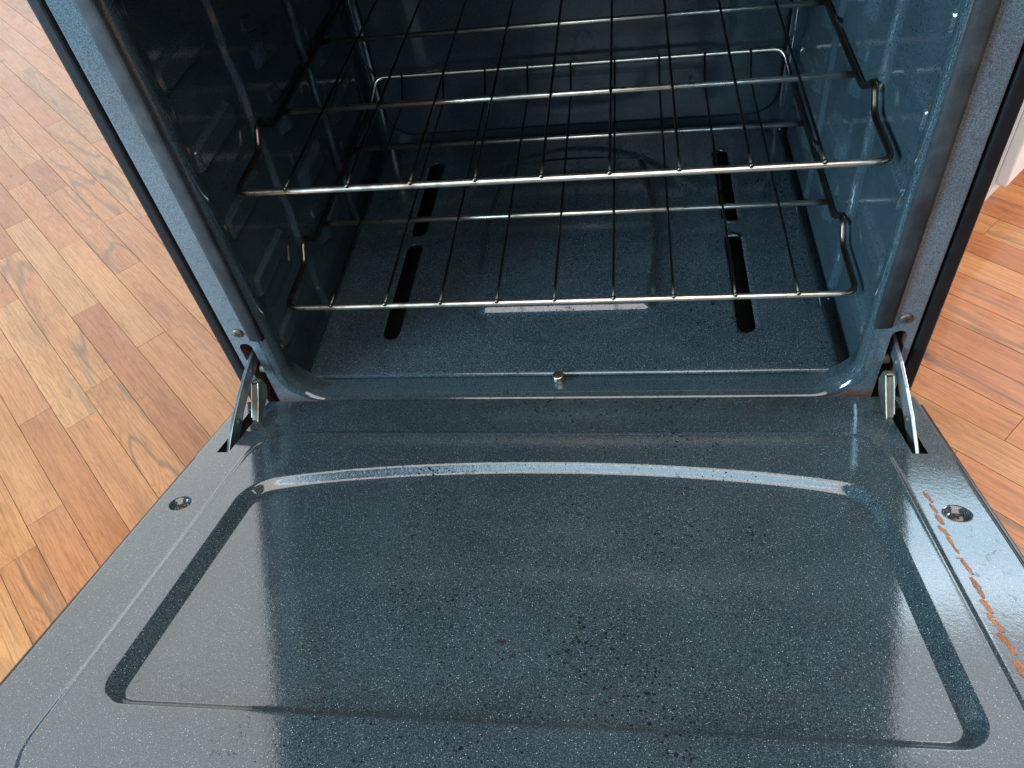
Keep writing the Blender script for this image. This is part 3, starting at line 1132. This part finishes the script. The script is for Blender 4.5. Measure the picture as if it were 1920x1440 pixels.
dash = [((1732, 920), (1749, 941), 5), ((1744, 943), (1758, 960), 5), ((1754, 962), (1770, 982), 6), ((1759, 984), (1780, 1003), 6),
        ((1776, 1004), (1788, 1022), 4.5), ((1786, 1021), (1799, 1036), 4), ((1793, 1044), (1806, 1046), 2), ((1803, 1047), (1824, 1075), 5),
        ((1821, 1080), (1846, 1120), 6.5), ((1840, 1122), (1862, 1148), 6.5), ((1852, 1146), (1882, 1184), 7), ((1872, 1184), (1893, 1207), 7),
        ((1890, 1205), (1906, 1226), 6), ((1906, 1236), (1922, 1268), 8)]
for (p0, p1, w) in dash:
    a = Vector((*ondoor_px(*p0), 0))
    b = Vector((*ondoor_px(*p1), 0))
    ax = (b - a)
    L = ax.length
    ax.normalize()
    sd = Vector((-ax.y, ax.x, 0))
    wm = w * 0.00037
    n = 9
    o = len(dv)
    for k in range(n):
        s = k / (n - 1)
        half = wm * (0.45 + 0.55 * math.sin(math.pi * min(1, max(0, s * 0.84 + 0.08)))) * random.uniform(0.8, 1.2)
        c = a + ax * (L * s) + sd * (wm * random.uniform(-0.12, 0.12))
        for q, (off, hh) in enumerate(((-1.0, 0.00008), (-0.45, 0.0005), (0.45, 0.00055), (1.0, 0.00008))):
            p = c + sd * (half * off)
            dv.append((p.x, p.y, door_h(p.x, p.y) + hh * random.uniform(0.8, 1.2)))
    for k in range(n - 1):
        for q in range(3):
            df.append((o + k * 4 + q, o + k * 4 + q + 1, o + k * 4 + q + 5, o + k * 4 + q + 4))
st = pyd("baked_stain", dv, df, M_STAIN, door)
st["label"] = "orange brown baked-on drips down the door margin"

# ================================================================== RACKS
def make_rack(z0, label):
    rk = empty("oven_rack", (0, 0.074, z0), label, "oven rack", "wire racks inside the oven")
    o0 = Vector((0, 0.074, z0))
    zf = 0.0
    half = [(0.3185, 0.0745, 0), (0.3185, 0.156, 0), (0.3185, 0.1715, 0.0195), (0.3185, 0.182, 0.0205),
            (0.3185, 0.2085, 0), (0.3185, 0.26, 0), (0.3165, 0.534, 0), (0.3045, 0.563, 0.034)]
    rad = [0.017, 0.010, 0.008, 0.008, 0.012, 0, 0.012, 0.014]
    pts = [(0.0, 0.0745, 0)] + half + [(0.0, 0.563, 0.034)]
    rp = fillet(pts, [0] + rad + [0], 6)
    rp2 = []
    for p in rp:        # the straight runs need a few more rings for shading
        rp2.append(p)
    left = [Vector((-p.x, p.y, p.z)) for p in rp2[1:-1]][::-1]
    loopp = [p + Vector((0, 0, z0)) - o0 for p in rp2 + left]
    v, f = tube_data(loopp, 0.0033, 12, closed=True)
    pyd("frame_wire", v, f, M_WIRE, rk)
    for yb in (0.2372, 0.4155):
        xe = 0.3185 if yb < 0.3 else 0.3173
        pts = [Vector((-xe, yb, 0)), Vector((0, yb, 0)), Vector((xe, yb, 0))]
        v, f = tube_data([p + Vector((0, 0, z0)) - o0 for p in pts], 0.0033, 12)
        pyd("crossbar", v, f, M_WIRE, rk)
    # one rod mesh shared by the nine rods
    pts = [(0, 0.0728, 0.0042), (0, 0.10, 0.0048), (0, 0.30, 0.0050), (0, 0.530, 0.0050), (0, 0.5605, 0.0385)]
    rp = fillet(pts, [0, 0, 0, 0.012, 0], 4)
    v, f = tube_data([p + Vector((0, 0, z0)) - o0 for p in rp], 0.00155, 8)
    tip = Vector((0, 0.0728, 0.0042 + z0)) - o0
    o = len(v)
    bm = bmesh.new()
    bmesh.ops.create_uvsphere(bm, u_segments=10, v_segments=6, radius=0.0026)
    bm.verts.ensure_lookup_table()
    v = v + [tuple(p.co + tip) for p in bm.verts]
    f = f + [tuple(q.index + o for q in fc.verts) for fc in bm.faces]
    bm.free()
    first = None
    for k in range(9):
        x = (k - 4) * 0.0651 - 0.0017
        if first is None:
            first = pyd("rod", v, f, M_ROD, rk)
            r = first
        else:
            r = first.copy()
            COL.objects.link(r)
            r.parent = rk
        r.location = (x, 0, 0)
    return rk


make_rack(0.2296, "upper chrome wire rack, nearer the top of the oven cavity")
make_rack(0.0705, "lower chrome wire rack, just above the slotted oven floor")

# ================================================================== WHITE CABINET
e1 = Vector((0.652, 0.758, 0))
e2 = Vector((-0.758, 0.652, 0))
cm = Matrix(((e1.x, e2.x, 0, 0), (e1.y, e2.y, 0, 0), (0, 0, 1, 0), (0, 0, 0, 1)))
cab = empty("base_cabinet", (0.698, 0.594, FZ), "white painted cabinet, cut down in height, beside the right of the oven", "cabinet")
cab.rotation_euler = cm.to_euler()
box("carcass", (0.0, 0.60, 0.0185, 0.50, 0.10, 0.55), M_WHITE, cab, bev=0.001)  # height cut down so the added right lamps reflect in the oven door
box("toe_kick", (0.0, 0.60, 0.047, 0.06, 0.0, 0.0995), M_WHITE, cab)
cd = box("cabinet_door", (0.052, 0.548, 0.008, 0.0155, 0.164, 0.476), M_WHITE, cab, bev=0.003)
for (a, b) in ((0.003, 0.0515), (0.5485, 0.597)):
    box("stile", (a, b, 0.0, 0.018, 0.103, 0.537), M_WHITE, cd, bev=0.003)
for (a, b) in ((0.103, 0.1635), (0.4765, 0.537)):
    box("rail", (0.052, 0.548, 0.0, 0.018, a, b), M_WHITE, cd, bev=0.003)
